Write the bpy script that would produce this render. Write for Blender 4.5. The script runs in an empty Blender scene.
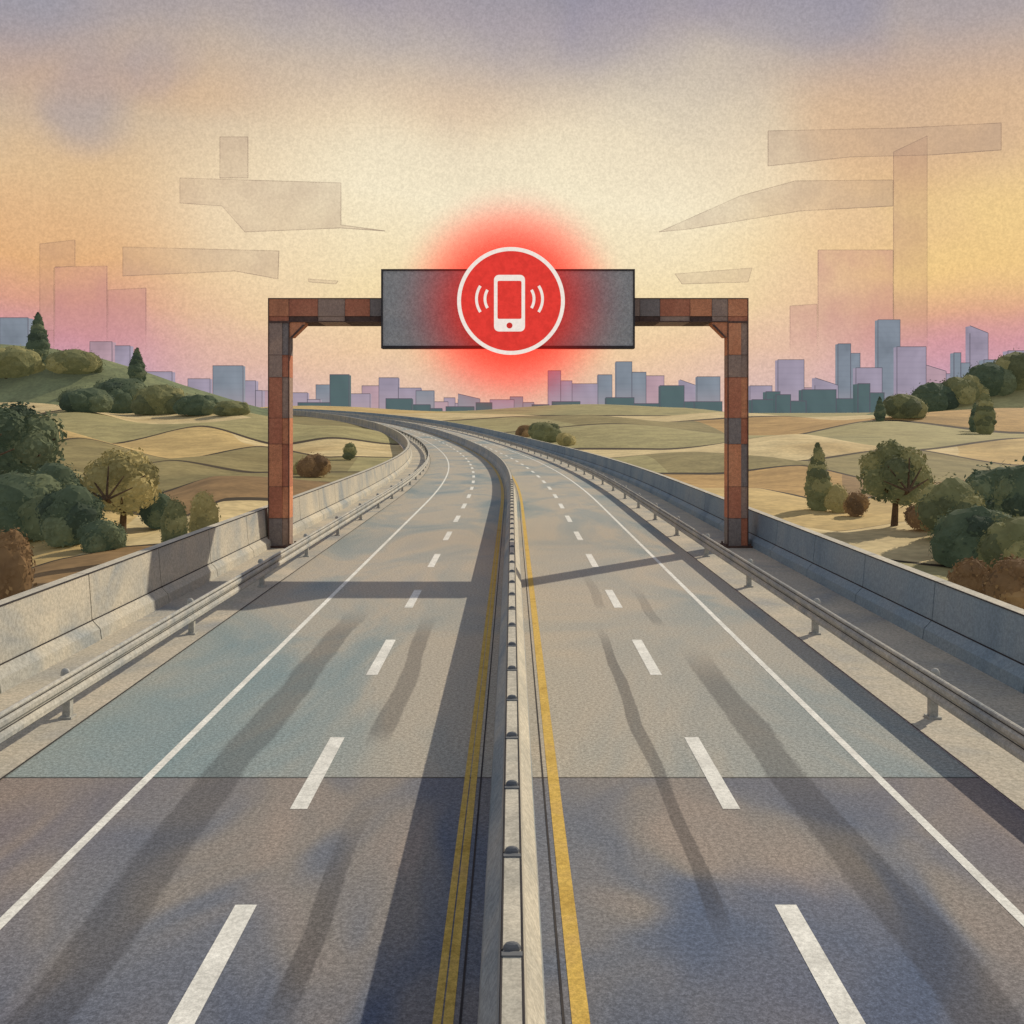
import bpy, bmesh, math, random
import numpy as np
from mathutils import Vector, noise
from mathutils.bvhtree import BVHTree
R_=math.radians
scene=bpy.context.scene
col=scene.collection
F=995.0; HC=7.0; HY=418.0
def px(x,y,d):                       # a point at depth d along the view used to survey the place
    return Vector(((x-512)*d/F, d, HC+(HY-y)*d/F))
def lin(c):
    def f(v):
        v/=255.0
        return v/12.92 if v<=0.04045 else ((v+0.055)/1.055)**2.4
    return (f(c[0]),f(c[1]),f(c[2]),1)
# ------------------------------------------------------------------ node helpers
class NT:
    def __init__(s,t): s.t=t; s.n=t.nodes; s.l=t.links; s.n.clear()
    def new(s,ty,**k):
        n=s.n.new(ty)
        for a,b in k.items(): setattr(n,a,b)
        return n
    def set(s,sock,v):
        if isinstance(v,bpy.types.NodeSocket): s.l.new(v,sock)
        else: sock.default_value=v
    def math(s,op,a,b=None,c=None,clamp=False):
        n=s.new('ShaderNodeMath',operation=op); n.use_clamp=clamp
        s.set(n.inputs[0],a)
        if b is not None: s.set(n.inputs[1],b)
        if c is not None: s.set(n.inputs[2],c)
        return n.outputs[0]
    def step(s,v,a,b,o0=0.0,o1=1.0):
        n=s.new('ShaderNodeMapRange',interpolation_type='SMOOTHSTEP')
        s.set(n.inputs['Value'],v); n.inputs['From Min'].default_value=a; n.inputs['From Max'].default_value=b
        n.inputs['To Min'].default_value=o0; n.inputs['To Max'].default_value=o1
        return n.outputs[0]
    def noise(s,vec,scale,detail=3,rough=0.55,dist=0.0):
        n=s.new('ShaderNodeTexNoise'); s.set(n.inputs['Vector'],vec)
        n.inputs['Scale'].default_value=scale; n.inputs['Detail'].default_value=detail
        n.inputs['Roughness'].default_value=rough; n.inputs['Distortion'].default_value=dist
        return n.outputs['Fac']
    def mix(s,f,a,b,mode='MIX'):
        n=s.new('ShaderNodeMix',data_type='RGBA',blend_type=mode)
        s.set(n.inputs[0],f); s.set(n.inputs[6],a); s.set(n.inputs[7],b)
        return n.outputs[2]
    def ramp(s,f,stops,interp='LINEAR'):
        n=s.new('ShaderNodeValToRGB'); n.color_ramp.interpolation=interp
        e=n.color_ramp.elements
        while len(e)>1: e.remove(e[0])
        e[0].position=stops[0][0]; e[0].color=stops[0][1]
        for p,c in stops[1:]:
            q=e.new(p); q.color=c
        s.set(n.inputs[0],f)
        return n.outputs[0]
    def scalev(s,vec,v):
        n=s.new('ShaderNodeVectorMath',operation='MULTIPLY'); s.set(n.inputs[0],vec); n.inputs[1].default_value=v
        return n.outputs[0]
def grain(N,vec,colr,scales=(9,40),amt=0.35):
    for i,sc in enumerate(scales):
        g=N.noise(vec,sc,1,0.7)
        v=N.step(g,0.3,0.7,1-amt,1+amt*0.75)
        cc=N.new('ShaderNodeCombineColor'); 
        for k in range(3): N.set(cc.inputs[k],v)
        colr=N.mix(1.0,colr,cc.outputs[0],'MULTIPLY')
    return colr
def wash(name,cols,scale=0.5,grains=(6,30),amt=0.25,rough=0.9,haze=None,glow_mix=0.0,coord='Object',dist=0.6,bump=0.0,stretch=(1,1,1),storeys=0):
    """mottled paint-like surface: blotchy noise between several tones, fine grain on top"""
    m=bpy.data.materials.new(name); m.use_nodes=True; N=NT(m.node_tree)
    tc=N.new('ShaderNodeTexCoord'); v=N.scalev(tc.outputs[coord],stretch)
    n=N.noise(v,scale,3,0.6,dist)
    k=len(cols); st=[(0.3+0.4*i/max(1,k-1),lin(c)) for i,c in enumerate(cols)]
    c=N.ramp(n,st)
    if grains: c=grain(N,v,c,grains,amt)
    b=N.new('ShaderNodeBsdfPrincipled'); b.inputs['Roughness'].default_value=rough
    b.inputs['Specular IOR Level'].default_value=0.2
    N.set(b.inputs['Base Color'],c)
    out=N.new('ShaderNodeOutputMaterial'); sh=b.outputs[0]
    if haze:  # emission mixed in: stands for air haze far off, lifts shade on leaves
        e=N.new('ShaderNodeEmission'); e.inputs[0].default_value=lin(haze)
        if glow_mix>0:
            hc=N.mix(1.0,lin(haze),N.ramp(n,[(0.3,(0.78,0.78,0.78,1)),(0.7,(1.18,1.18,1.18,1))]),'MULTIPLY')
            if storeys:      # faint storey bands, foot painted paler as mist
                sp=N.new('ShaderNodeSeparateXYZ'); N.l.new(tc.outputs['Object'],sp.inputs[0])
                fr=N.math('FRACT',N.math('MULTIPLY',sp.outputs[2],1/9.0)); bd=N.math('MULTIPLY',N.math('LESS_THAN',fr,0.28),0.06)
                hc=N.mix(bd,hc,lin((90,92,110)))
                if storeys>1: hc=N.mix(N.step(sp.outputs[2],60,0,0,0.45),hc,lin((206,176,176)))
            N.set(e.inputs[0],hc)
        mx=N.new('ShaderNodeMixShader'); mx.inputs[0].default_value=glow_mix; N.l.new(sh,mx.inputs[1]); N.l.new(e.outputs[0],mx.inputs[2]); sh=mx.outputs[0]
    N.l.new(sh,out.inputs[0])
    return m
# ------------------------------------------------------------------ mesh helpers
class MB:
    def __init__(s): s.v=[]; s.f=[]; s.mi=[]; s.uv=[]
    def face(s,idx,m=0): s.f.append(tuple(idx)); s.mi.append(m)
    def poly(s,pts,m=0):
        b=len(s.v); s.v+= [tuple(p) for p in pts]; s.face(range(b,b+len(pts)),m)
    def box(s,x0,x1,y0,y1,z0,z1,m=0):
        b=len(s.v)
        s.v+=[(x0,y0,z0),(x1,y0,z0),(x1,y1,z0),(x0,y1,z0),(x0,y0,z1),(x1,y0,z1),(x1,y1,z1),(x0,y1,z1)]
        for q in ((0,3,2,1),(4,5,6,7),(0,1,5,4),(1,2,6,5),(2,3,7,6),(3,0,4,7)): s.face([b+i for i in q],m)
    def prism(s,pts,y0,y1,m=0):                 # pts in x,z ; extruded in y
        b=len(s.v); n=len(pts)
        s.v+=[(p[0],y0,p[1]) for p in pts]+[(p[0],y1,p[1]) for p in pts]
        s.face([b+i for i in range(n)],m); s.face([b+n+i for i in reversed(range(n))],m)
        for i in range(n):
            j=(i+1)%n; s.face([b+j,b+i,b+n+i,b+n+j],m)
    def tube(s,a,b_,r0,r1,n=8,m=0):
        a=Vector(a);b_=Vector(b_);d=(b_-a).normalized()
        u=d.cross(Vector((0,0,1)) if abs(d.z)<0.9 else Vector((1,0,0))).normalized(); w=d.cross(u)
        b=len(s.v)
        for c,r in ((a,r0),(b_,r1)):
            for i in range(n):
                t=2*math.pi*i/n; s.v.append(tuple(c+u*math.cos(t)*r+w*math.sin(t)*r))
        for i in range(n):
            j=(i+1)%n; s.face([b+i,b+j,b+n+j,b+n+i],m)
        s.face([b+i for i in reversed(range(n))],m); s.face([b+n+i for i in range(n)],m)
    def build(s,name,mats,parent=None,smooth=False,loc=None,fix=True):
        me=bpy.data.meshes.new(name); me.from_pydata(s.v,[],s.f); 
        if not isinstance(mats,(list,tuple)): mats=[mats]
        for m in mats: me.materials.append(m)
        me.polygons.foreach_set('material_index',s.mi)
        if smooth: me.polygons.foreach_set('use_smooth',[True]*len(s.f))
        if fix:
            bm=bmesh.new(); bm.from_mesh(me); bmesh.ops.recalc_face_normals(bm,faces=bm.faces); bm.to_mesh(me); bm.free()
        if s.uv:
            L=me.uv_layers.new(name='UVMap')
            for p in me.polygons:
                for li in p.loop_indices: L.data[li].uv=s.uv[me.loops[li].vertex_index]
        me.update()
        o=bpy.data.objects.new(name,me); col.objects.link(o)
        if parent: o.parent=parent
        if loc is not None: o.location=loc
        return o
def tag(o,label=None,cat=None,group=None,kind=None):
    if label:o['label']=label
    if cat:o['category']=cat
    if group:o['group']=group
    if kind:o['kind']=kind
    return o
def empty(name,loc=(0,0,0)):
    o=bpy.data.objects.new(name,None); col.objects.link(o); o.location=loc; o.empty_display_size=0.5
    return o
# ------------------------------------------------------------------ the road line
RR=1000.0; S0=80.0
ZS=[-100,150,200,250,300,350,400,500,600,700,900,1100]; ZV=[0,0,.3,1.2,2.5,3.9,5.3,8.1,10.4,12,13,13]
_sx=np.arange(-100,1101,5.0); _sz=np.interp(_sx,ZS,ZV); _k=np.ones(9)/9; _sz2=np.convolve(np.pad(_sz,4,'edge'),_k,'valid')
def rz(s): return float(np.interp(s,_sx,_sz2))
def road(s,off=0.0,z=0.0):
    if s<=S0: return Vector((off,s,rz(s)+z))
    th=(s-S0)/RR
    return Vector((-RR*(1-math.cos(th))+off*math.cos(th), S0+RR*math.sin(th)+off*math.sin(th), rz(s)+z))
def srange(s0,s1):
    out=[s0]
    while out[-1]<s1:
        a=out[-1]; out.append(min(s1,a+(3 if a<60 else 5 if a<200 else 10)))
    return out
def sweep(name,prof,s0,s1,mat,parent=None,closed=True,ss=None,uv=False,mis=None):
    mb=MB(); ss=ss or srange(s0,s1); n=len(prof)
    for s in ss:
        for (o,z) in prof:
            mb.v.append(tuple(road(s,o,z))); mb.uv.append((o,s))
    for i in range(len(ss)-1):
        for j in range(n if closed else n-1):
            k=(j+1)%n; mb.face([i*n+j,i*n+k,(i+1)*n+k,(i+1)*n+j],mis[j] if mis else 0)
    if closed:
        mb.face(list(range(n)),mis[0] if mis else 0); mb.face([(len(ss)-1)*n+j for j in reversed(range(n))],mis[0] if mis else 0)
    if not uv: mb.uv=[]
    return mb.build(name,mat,parent)
# ------------------------------------------------------------------ materials
def road_mat():
    m=bpy.data.materials.new('asphalt'); m.use_nodes=True; N=NT(m.node_tree)
    uvn=N.new('ShaderNodeUVMap',uv_map='UVMap'); sep=N.new('ShaderNodeSeparateXYZ'); N.l.new(uvn.outputs[0],sep.inputs[0])
    u,v=sep.outputs[0],sep.outputs[1]
    uv=uvn.outputs[0]
    st=N.scalev(uv,(1,0.45,1))
    big=N.noise(st,0.16,4,0.6,0.8)
    far=N.ramp(big,[(0.32,lin((130,142,142))),(0.44,lin((154,156,148))),(0.56,lin((176,166,148))),(0.72,lin((160,158,148)))])
    mid=N.math('MULTIPLY',N.step(N.math('ABSOLUTE',N.math('SUBTRACT',u,1.0)),7.5,3.0),N.math('MULTIPLY',N.step(v,18,24),N.step(v,75,45)))
    far=N.mix(N.math('MULTIPLY',mid,0.45),far,lin((180,168,148)))
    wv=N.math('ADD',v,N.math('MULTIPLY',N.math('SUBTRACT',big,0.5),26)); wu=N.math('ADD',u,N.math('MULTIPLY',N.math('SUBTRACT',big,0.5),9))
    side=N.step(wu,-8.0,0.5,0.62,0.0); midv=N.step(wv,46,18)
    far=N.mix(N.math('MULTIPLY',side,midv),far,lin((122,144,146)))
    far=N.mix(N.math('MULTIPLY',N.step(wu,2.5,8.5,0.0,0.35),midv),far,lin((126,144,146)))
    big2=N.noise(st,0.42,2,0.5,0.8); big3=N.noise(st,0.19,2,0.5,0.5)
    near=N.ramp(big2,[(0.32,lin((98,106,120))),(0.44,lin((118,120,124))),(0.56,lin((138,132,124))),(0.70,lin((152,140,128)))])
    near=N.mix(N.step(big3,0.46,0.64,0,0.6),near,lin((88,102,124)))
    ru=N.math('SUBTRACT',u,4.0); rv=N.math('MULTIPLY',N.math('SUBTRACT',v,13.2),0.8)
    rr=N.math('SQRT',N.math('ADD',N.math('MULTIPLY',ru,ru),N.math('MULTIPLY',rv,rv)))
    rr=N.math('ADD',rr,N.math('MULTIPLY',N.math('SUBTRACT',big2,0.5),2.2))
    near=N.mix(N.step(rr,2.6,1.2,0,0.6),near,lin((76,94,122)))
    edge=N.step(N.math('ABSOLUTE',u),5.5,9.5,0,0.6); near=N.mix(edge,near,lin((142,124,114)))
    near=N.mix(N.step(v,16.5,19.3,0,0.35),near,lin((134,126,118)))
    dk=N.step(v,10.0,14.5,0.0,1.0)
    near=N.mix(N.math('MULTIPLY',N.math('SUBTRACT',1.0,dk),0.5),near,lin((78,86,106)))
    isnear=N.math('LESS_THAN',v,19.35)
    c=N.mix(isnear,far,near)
    j=N.math('LESS_THAN',N.math('ABSOLUTE',N.math('SUBTRACT',v,19.37)),0.035)
    c=N.mix(N.math('MULTIPLY',j,0.75),c,lin((45,40,40)))
    wob=N.math('MULTIPLY',N.math('SUBTRACT',N.noise(N.scalev(uv,(0.2,0.12,1)),1.0,1),0.5),0.6)
    brk=N.noise(N.scalev(uv,(1.2,0.25,1)),1.0,3,0.6)
    tot=None
    for cx,w,a,b,st_ in ((-5.6,0.42,8,37,0.42),(-2.75,0.18,11,19,0.5),(-2.85,0.26,21,36,0.42),(2.85,0.15,13,34,0.5),(5.45,0.42,8,31,0.45),(3.3,.2,36,46,0.22),(5.0,.2,33,42,0.26)):
        d=N.math('ABSOLUTE',N.math('SUBTRACT',N.math('ADD',u,wob),cx))
        d=N.math('ADD',d,N.math('MULTIPLY',N.math('SUBTRACT',brk,0.5),w*0.9))
        f=N.math('MULTIPLY',N.step(d,w*0.8,w*1.1,1,0),N.math('MULTIPLY',N.step(v,a,a+1.6),N.step(v,b-5,b,1,0)))
        f=N.math('MULTIPLY',f,st_)
        tot=f if tot is None else N.math('MAXIMUM',tot,f)
    c=N.mix(tot,c,lin((60,58,60)))
    c=grain(N,uv,c,(12,28,60),0.2)
    b=N.new('ShaderNodeBsdfPrincipled'); N.set(b.inputs['Base Color'],c); b.inputs['Roughness'].default_value=0.9; b.inputs['Specular IOR Level'].default_value=0.15
    o=N.new('ShaderNodeOutputMaterial'); N.l.new(b.outputs[0],o.inputs[0]); return m
M={}
M['road']=road_mat()
M['apron']=wash('apron_concrete',[(150,150,144),(176,168,150),(192,180,158)],0.25,(9,28),0.16)
M['white']=wash('white_line_paint',[(205,203,192),(232,230,218)],1.5,(12,45),0.12)
M['yellow']=wash('yellow_line_paint',[(178,146,70),(200,168,86),(188,156,92)],1.2,(12,45),0.15)
M['conc']=wash('barrier_concrete',[(146,150,148),(178,172,156),(194,184,162)],0.3,(9,28),0.14)
M['concblue']=wash('shade_side_concrete',[(128,140,146),(156,160,158),(176,172,160)],0.3,(9,28),0.14)
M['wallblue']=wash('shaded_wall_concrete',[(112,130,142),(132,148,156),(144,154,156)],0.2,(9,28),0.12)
M['conctop']=wash('cap_and_lit_side_concrete',[(168,164,150),(196,188,168)],0.6,(9,28),0.14)
M['ink']=wash('dark_joint',[(48,46,48),(66,62,60)],1.0,None)
M['steel']=wash('galvanised_steel',[(140,144,142),(168,166,156),(184,178,162)],0.6,(8,30),0.14,rough=0.7)
M['steeldark']=wash('galvanised_steel_dark',[(104,108,108),(134,132,126)],1,(8,30),0.18)
M['rust1']=wash('rust_orange_steel',[(176,116,84),(200,132,94),(212,146,106)],0.3,(6,16),0.13)
M['rust2']=wash('rust_brown_steel',[(138,118,106),(152,128,112),(166,138,118)],0.3,(6,16),0.13)
M['rust3']=wash('rust_red_steel',[(160,100,76),(178,112,84),(186,122,92)],0.3,(6,16),0.13)
M['rustgrey']=wash('grey_brown_steel',[(122,112,106),(136,124,116)],0.3,(6,16),0.13)
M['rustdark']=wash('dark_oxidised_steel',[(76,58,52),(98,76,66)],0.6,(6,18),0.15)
M['panel']=wash('sign_panel_grey',[(150,152,150),(170,168,162),(158,160,156)],0.2,(8,18),0.13)
M['bracket']=wash('reflector_grey',[(90,94,98),(118,118,116)],2,None)
def emis(name,c,s,gr=None,lo=0.8):
    m=bpy.data.materials.new(name); m.use_nodes=True; N=NT(m.node_tree)
    tc=N.new('ShaderNodeTexCoord'); cc=N.mix(N.step(N.noise(tc.outputs['Object'],gr or 3,4,.7),0.32,0.68),tuple(x*lo for x in lin(c)[:3])+(1,),lin(c))
    e=N.new('ShaderNodeEmission'); N.set(e.inputs[0],cc); e.inputs[1].default_value=s
    o=N.new('ShaderNodeOutputMaterial'); N.l.new(e.outputs[0],o.inputs[0]); return m
M['red']=emis('lit_red_face',(230,64,56),1.0,4,0.82)
M['redbtn']=emis('lit_red_button',(200,52,46),1.0)
M['lit']=emis('lit_white_symbol',(246,234,224),1.0,6,0.88)
FIELD=[wash('field_'+n,c,0.02,(0.2,1.4),0.14,bump=0,dist=1.0) for n,c in (
 ('golden',[(160,136,88),(190,164,108),(172,144,92)]),('olive',[(114,106,70),(138,126,84),(124,112,72)]),
 ('straw',[(180,160,114),(200,180,132),(176,152,104)]),('brown',[(118,96,64),(142,114,76),(110,88,58)]),
 ('sage',[(132,126,86),(156,146,100),(142,132,88)]),('ochre',[(150,120,72),(176,142,88),(138,112,68)]))]
M['ditch']=wash('field_ditch',[(52,44,32),(66,56,40)],0.05,None)
M['hill']=wash('wooded_hill',[(84,98,72),(108,116,80),(132,132,88)],0.014,(0.09,0.5),0.2,haze=(122,130,108),glow_mix=0.2)  # air haze on the hills painted in as emission
M['hill2']=wash('pale_hill',[(140,138,94),(162,154,104),(132,128,88)],0.014,(0.09,0.5),0.16,haze=(150,146,112),glow_mix=0.15)
# ------------------------------------------------------------------ the land
NC=90
def curve_pts(c,side):
    pts=[px(*p) for p in c[0]]; s=c[1]
    w=road(s,side*14.3,-0.25)
    pts=pts+[w]
    d=[0]
    for a,b in zip(pts,pts[1:]): d.append(d[-1]+(b-a).length)
    out=[]
    n=len(pts)
    for i in range(NC+1):
        u=i/NC; q=d[-1]*(1-(1-u)**1.7)
        for k in range(n-1):
            if q<=d[k+1]+1e-6: break
        t=(q-d[k])/max(1e-6,d[k+1]-d[k])
        p1=pts[k];p2=pts[k+1]
        p=p1.lerp(p2,t); tt=t*t*(3-2*t)
        p.z=p1.z+(p2.z-p1.z)*tt
        out.append(p)
    out[-1]=w
    return out
LEFT=[
 ([(-4000,2600,3),(-2000,1500,6)],-60),
 ([(-900,900,14),(-250,760,20)],24),
 ([(-260,690,29),(0,650,31)],40),
 ([(-250,610,44),(0,578,46),(60,560,50),(120,548,54)],60),
 ([(-250,550,60),(0,536,61),(90,508,70),(180,518,68),(225,500,76)],86),
 ([(-250,505,85),(0,503,88),(70,480,99),(150,496,90),(215,476,108)],110),
 ([(-250,470,125),(0,456,131),(90,476,115),(170,460,128),(255,473,120)],136),
 ([(-250,442,170),(0,455,160),(80,438,180),(180,460,156),(260,446,178),(330,457,163)],182),
 ([(-250,428,230),(0,424,238),(100,446,205),(200,426,240),(280,445,216),(330,438,228)],238),
 ([(-250,408,320),(0,422,305),(70,410,330),(190,433,288),(260,418,322),(320,430,303)],330),
 ([(-250,398,470),(0,402,470),(110,412,435),(200,408,470),(280,417,470)],500),
 ([(-250,398,620),(0,402,620),(120,407,620),(190,409,640)],700),
 ([(-250,402,850),(-100,404,850),(0,408,850)],985),
]
RIGHT=[
 ([(5000,2600,3),(3000,1500,6)],-60),
 ([(1900,900,14),(1290,760,20)],24),
 ([(1300,690,29),(1040,650,31)],40),
 ([(1290,605,44),(1024,576,46),(930,566,49)],58),
 ([(1290,560,58),(1024,548,59),(920,520,68),(830,532,65)],81),
 ([(1290,520,78),(1024,515,79),(930,488,94),(830,503,87),(760,488,103)],103),
 ([(1290,488,108),(1024,474,120),(900,486,109),(800,465,132),(710,474,128)],130),
 ([(1290,462,148),(1024,466,140),(900,448,164),(780,464,144),(690,452,168)],168),
 ([(1290,446,195),(1024,438,205),(900,452,180),(800,434,215),(660,450,200)],214),
 ([(1290,428,290),(1024,434,270),(880,420,302),(760,440,258),(620,424,305)],300),
 ([(1290,396,420),(1024,410,410),(900,428,370),(780,416,405),(640,423,405),(540,416,430)],410),
 ([(1290,396,620),(1024,408,620),(800,417,600),(600,416,600),(480,416,600)],580),
 ([(1600,404,1000),(1100,410,1000),(800,413,1000),(600,413,1000),(350,412,1000)],985),
]
FM=FIELD+[M['ditch']]
land=MB()
TS=[0,0.03,0.12,0.24,0.38,0.52,0.66,0.8,0.90,0.965,1.0]
pat={-1:[5,4,3,0,3,5,1,0,4,2,1,4,4],1:[5,0,4,2,0,3,1,0,4,5,2,4,4]}
for side,CV in ((-1,LEFT),(1,RIGHT)):
    rows=[];band=[]
    C=[curve_pts(c,side) for c in CV]
    for k in range(len(C)-1):
        for ti,t in enumerate(TS[:-1] if k<len(C)-2 else TS):
            s=CV[k][1]*(1-t)+CV[k+1][1]*t
            W=road(s,side*14.3,-0.25); Wl=C[k][-1].lerp(C[k+1][-1],t)
            r=[]
            for i in range(NC+1):
                u=i/NC; p=C[k][i].lerp(C[k+1][i],t)+(W-Wl)*(u**6)
                d=p.y
                wob=math.sin(math.pi*t)*(1-u**6)
                p.z+=wob*d*0.0075*(0.35+noise.noise(Vector((p.x/(12+d*0.15),k*1.7,1.3)))*1.6)
                if 0<k: p.y+=(1-u**4)*d*0.02*noise.noise(Vector((p.x/(d*0.12+4),(k+t)*3.1,0)))*(1-t)
                r.append(p)
            rows.append(r); band.append((k,ti))
    r=[]
    for i in range(NC+1):
        p=rows[-1][i]; r.append(Vector((p.x*9,9000,10)))
    rows.append(r)
    base=len(land.v)
    for r in rows: land.v+=[tuple(p) for p in r]
    n=NC+1
    for i in range(len(rows)-1):
        k,ti=band[i]
        br=int(NC*(0.45+0.2*math.sin(k*2.3+side))); br2=int(NC*(0.8+0.06*math.sin(k*1.7+2)))
        for j in range(NC):
            m=pat[side][k]
            if k%2 and j>=br: m=(m+2)%6
            if k%3==0 and j>=br2: m=(m+3)%6
            if (ti==0 and 1<k) or (ti==len(TS)-2 and k>2 and k<10): m=6
            q=[base+i*n+j,base+i*n+j+1,base+(i+1)*n+j+1,base+(i+1)*n+j]
            land.face(q if side<0 else q[::-1],m)
terrain=land.build('ground',FM,smooth=True)
terrain['kind']='structure'
gap=MB(); gap.poly([(-9000,1000,6.0),(9000,1000,6.0),(9000,9500,8.5),(-9000,9500,8.5)])
g=gap.build('plain',FIELD[4]); g['kind']='structure'
def hill(name,pts,d,dd,mat,basey):
    mb=MB(); xs=np.linspace(pts[0][0],pts[-1][0],60)
    prof=[(-1,0),(-0.8,.22),(-.55,.52),(-.3,.8),(-.12,.95),(0,1),(.2,.93),(.5,.6),(1,0)]
    for x in xs:
        y=float(np.interp(x,[p[0] for p in pts],[p[1] for p in pts]))
        top=px(x,y,d)
        X=top.x; zt=top.z; zb=HC+(HY-basey)*(d-dd)/F-2
        for a,h in prof:
            Y=d+a*dd
            z=zb+(zt-zb)*h+(noise.noise(Vector((X/35,Y/35,0)))*1.8 if 0<h<1 else 0)
            mb.v.append((X*(Y/d),Y,z))
    m=len(prof)
    for i in range(len(xs)-1):
        for j in range(m-1): mb.face([i*m+j,(i+1)*m+j,(i+1)*m+j+1,i*m+j+1])
    o=mb.build(name,mat,smooth=True); o['kind']='structure'; return o
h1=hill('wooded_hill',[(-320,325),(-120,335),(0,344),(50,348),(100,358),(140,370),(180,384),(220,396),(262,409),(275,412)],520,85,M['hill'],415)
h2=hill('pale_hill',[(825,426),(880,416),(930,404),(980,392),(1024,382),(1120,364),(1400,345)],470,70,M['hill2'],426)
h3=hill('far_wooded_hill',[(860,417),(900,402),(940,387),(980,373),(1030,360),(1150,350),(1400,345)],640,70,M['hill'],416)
allv=[];allf=[]
for o in (terrain,h1,h2,h3,g):
    b=len(allv); allv+=[v.co.copy() for v in o.data.vertices]; allf+=[[b+i for i in p.vertices] for p in o.data.polygons]
bvh=BVHTree.FromPolygons(allv,allf)
CAM=Vector((0,0,HC))
# ------------------------------------------------------------------ the road
SE=985
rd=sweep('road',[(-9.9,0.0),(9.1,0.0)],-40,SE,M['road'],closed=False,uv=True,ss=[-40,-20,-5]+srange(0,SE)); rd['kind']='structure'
va=sweep('verge',[(-14.4,0.012),(-9.9,0.012)],-40,SE,M['apron'],closed=False,ss=[-40,-20,-5]+srange(0,SE)); va['kind']='structure'
vb=sweep('verge',[(9.1,0.012),(14.4,0.012)],-40,SE,M['apron'],closed=False,ss=[-40,-20,-5]+srange(0,SE)); vb['kind']='structure'
def line(name,o,w,s0,s1,mat,z=0.006): return sweep(name,[(o-w/2,z),(o+w/2,z)],s0,s1,mat,rd,closed=False)
line('edge_line',-7.08,0.17,-20,SE,M['white']); line('edge_line',7.12,0.17,-20,SE,M['white'])
line('yellow_line',-0.87,0.10,-20,SE,M['yellow']); line('yellow_line',-0.74,0.12,-20,SE,M['yellow'])
line('yellow_line',0.80,0.21,-20,SE,M['yellow'])
line('edge_seam',-9.89,0.045,-20,300,M['ink'],0.02); line('edge_seam',9.1,0.045,-20,300,M['ink'],0.02)
line('edge_seam',-.60,0.03,-20,300,M['ink'],0.008); line('edge_seam',.60,0.03,-20,300,M['ink'],0.008)
dl=[(0,4.2),(10.1,14.3),(17.8,21.8),(27.1,31.4),(36.7,40.5),(46.7,51.2)]
a=57.0
while a<560: dl.append((a,a+4.3)); a+=10
for (a,b) in dl:
    for o in (-3.82,3.93):
        line('lane_dash',o,0.31,a,b,M['white'])
# ------------------------------------------------------------------ median barrier
MH=1.5
med=empty('median_barrier',(0,0,0))
tag(med,'low concrete median barrier running between the two yellow lines','barrier')
sweep('barrier_body',[(-0.40,0.0),(-0.37,0.22),(-0.17,0.6),(-0.112,MH),(0.112,MH),(0.17,0.6),(0.37,0.22),(0.40,0.0)],-20,SE,[M['concblue'],M['conctop']],med,mis=[0,0,0,1,1,1,0,0])  # light side painted in: top and right flank paler, left flank bluer
for sd in (-1,1):
    sweep('edge_seam',[(sd*0.095,MH+.002),(sd*0.112,MH+.006),(sd*0.122,MH-.002)],-20,260,M['ink'],med)
def dome(mb,x,y,z,r,h,n=10):
    rings=[(1,0),(0.95,0.45),(0.7,0.82),(0.3,0.98)]
    b=len(mb.v)
    for rr,hh in rings:
        for i in range(n):
            t=2*math.pi*i/n; mb.v.append((x+r*rr*math.cos(t),y+0.6*r*rr*math.sin(t),z+h*hh))
    for k in range(3):
        for i in range(n):
            j=(i+1)%n; mb.face([b+k*n+i,b+k*n+j,b+(k+1)*n+j,b+(k+1)*n+i])
    mb.face([b+3*n+i for i in range(n)])
s=10.3
while s<90:
    p=road(s,0,MH); mb=MB(); dome(mb,p.x,p.y,p.z+0.003,0.095,0.075); mb.box(p.x-0.108,p.x+0.108,p.y-0.15,p.y-0.07,p.z+0.002,p.z+0.018)
    mb.build('reflector',M['bracket'],med); s+=2.3
# ------------------------------------------------------------------ parapet walls in cast panels
for sd,name_l,H in ((-1,'long pale concrete parapet wall behind the left guardrail',2.1),(1,'long blue-grey concrete parapet wall behind the right guardrail',1.85)):
    w=empty('parapet_wall',(sd*13.3,20,0)); tag(w,name_l,'wall')
    s=-12.0
    while s<700:
        L=6.2 if s<200 else 25; g_=0.03 if s<200 else 0.0
        pr=[(12.95,0.014),(13.0,0.35),(13.25,0.62),(13.36,H),(13.78,H),(13.9,-0.6),(13.0,-0.6)]
        e=s+L
        ss=[x for x in [s+g_,s+L/2,e-g_]]
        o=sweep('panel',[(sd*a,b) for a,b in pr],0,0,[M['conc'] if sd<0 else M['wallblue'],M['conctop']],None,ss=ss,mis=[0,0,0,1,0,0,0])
        o.parent=w; o.location=(-sd*13.3,-20,0)
        s=e
    for (a,b,nm) in ((13.352,H-0.0,'edge_seam'),(13.243,0.622,'edge_seam')):
        o=sweep(nm,[(sd*(a-0.02),b-0.02),(sd*(a-0.02),b+0.012),(sd*(a+0.02),b+0.012)],-12,350,M['ink'],None)
        o.parent=w; o.location=(-sd*13.3,-20,0)
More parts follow.
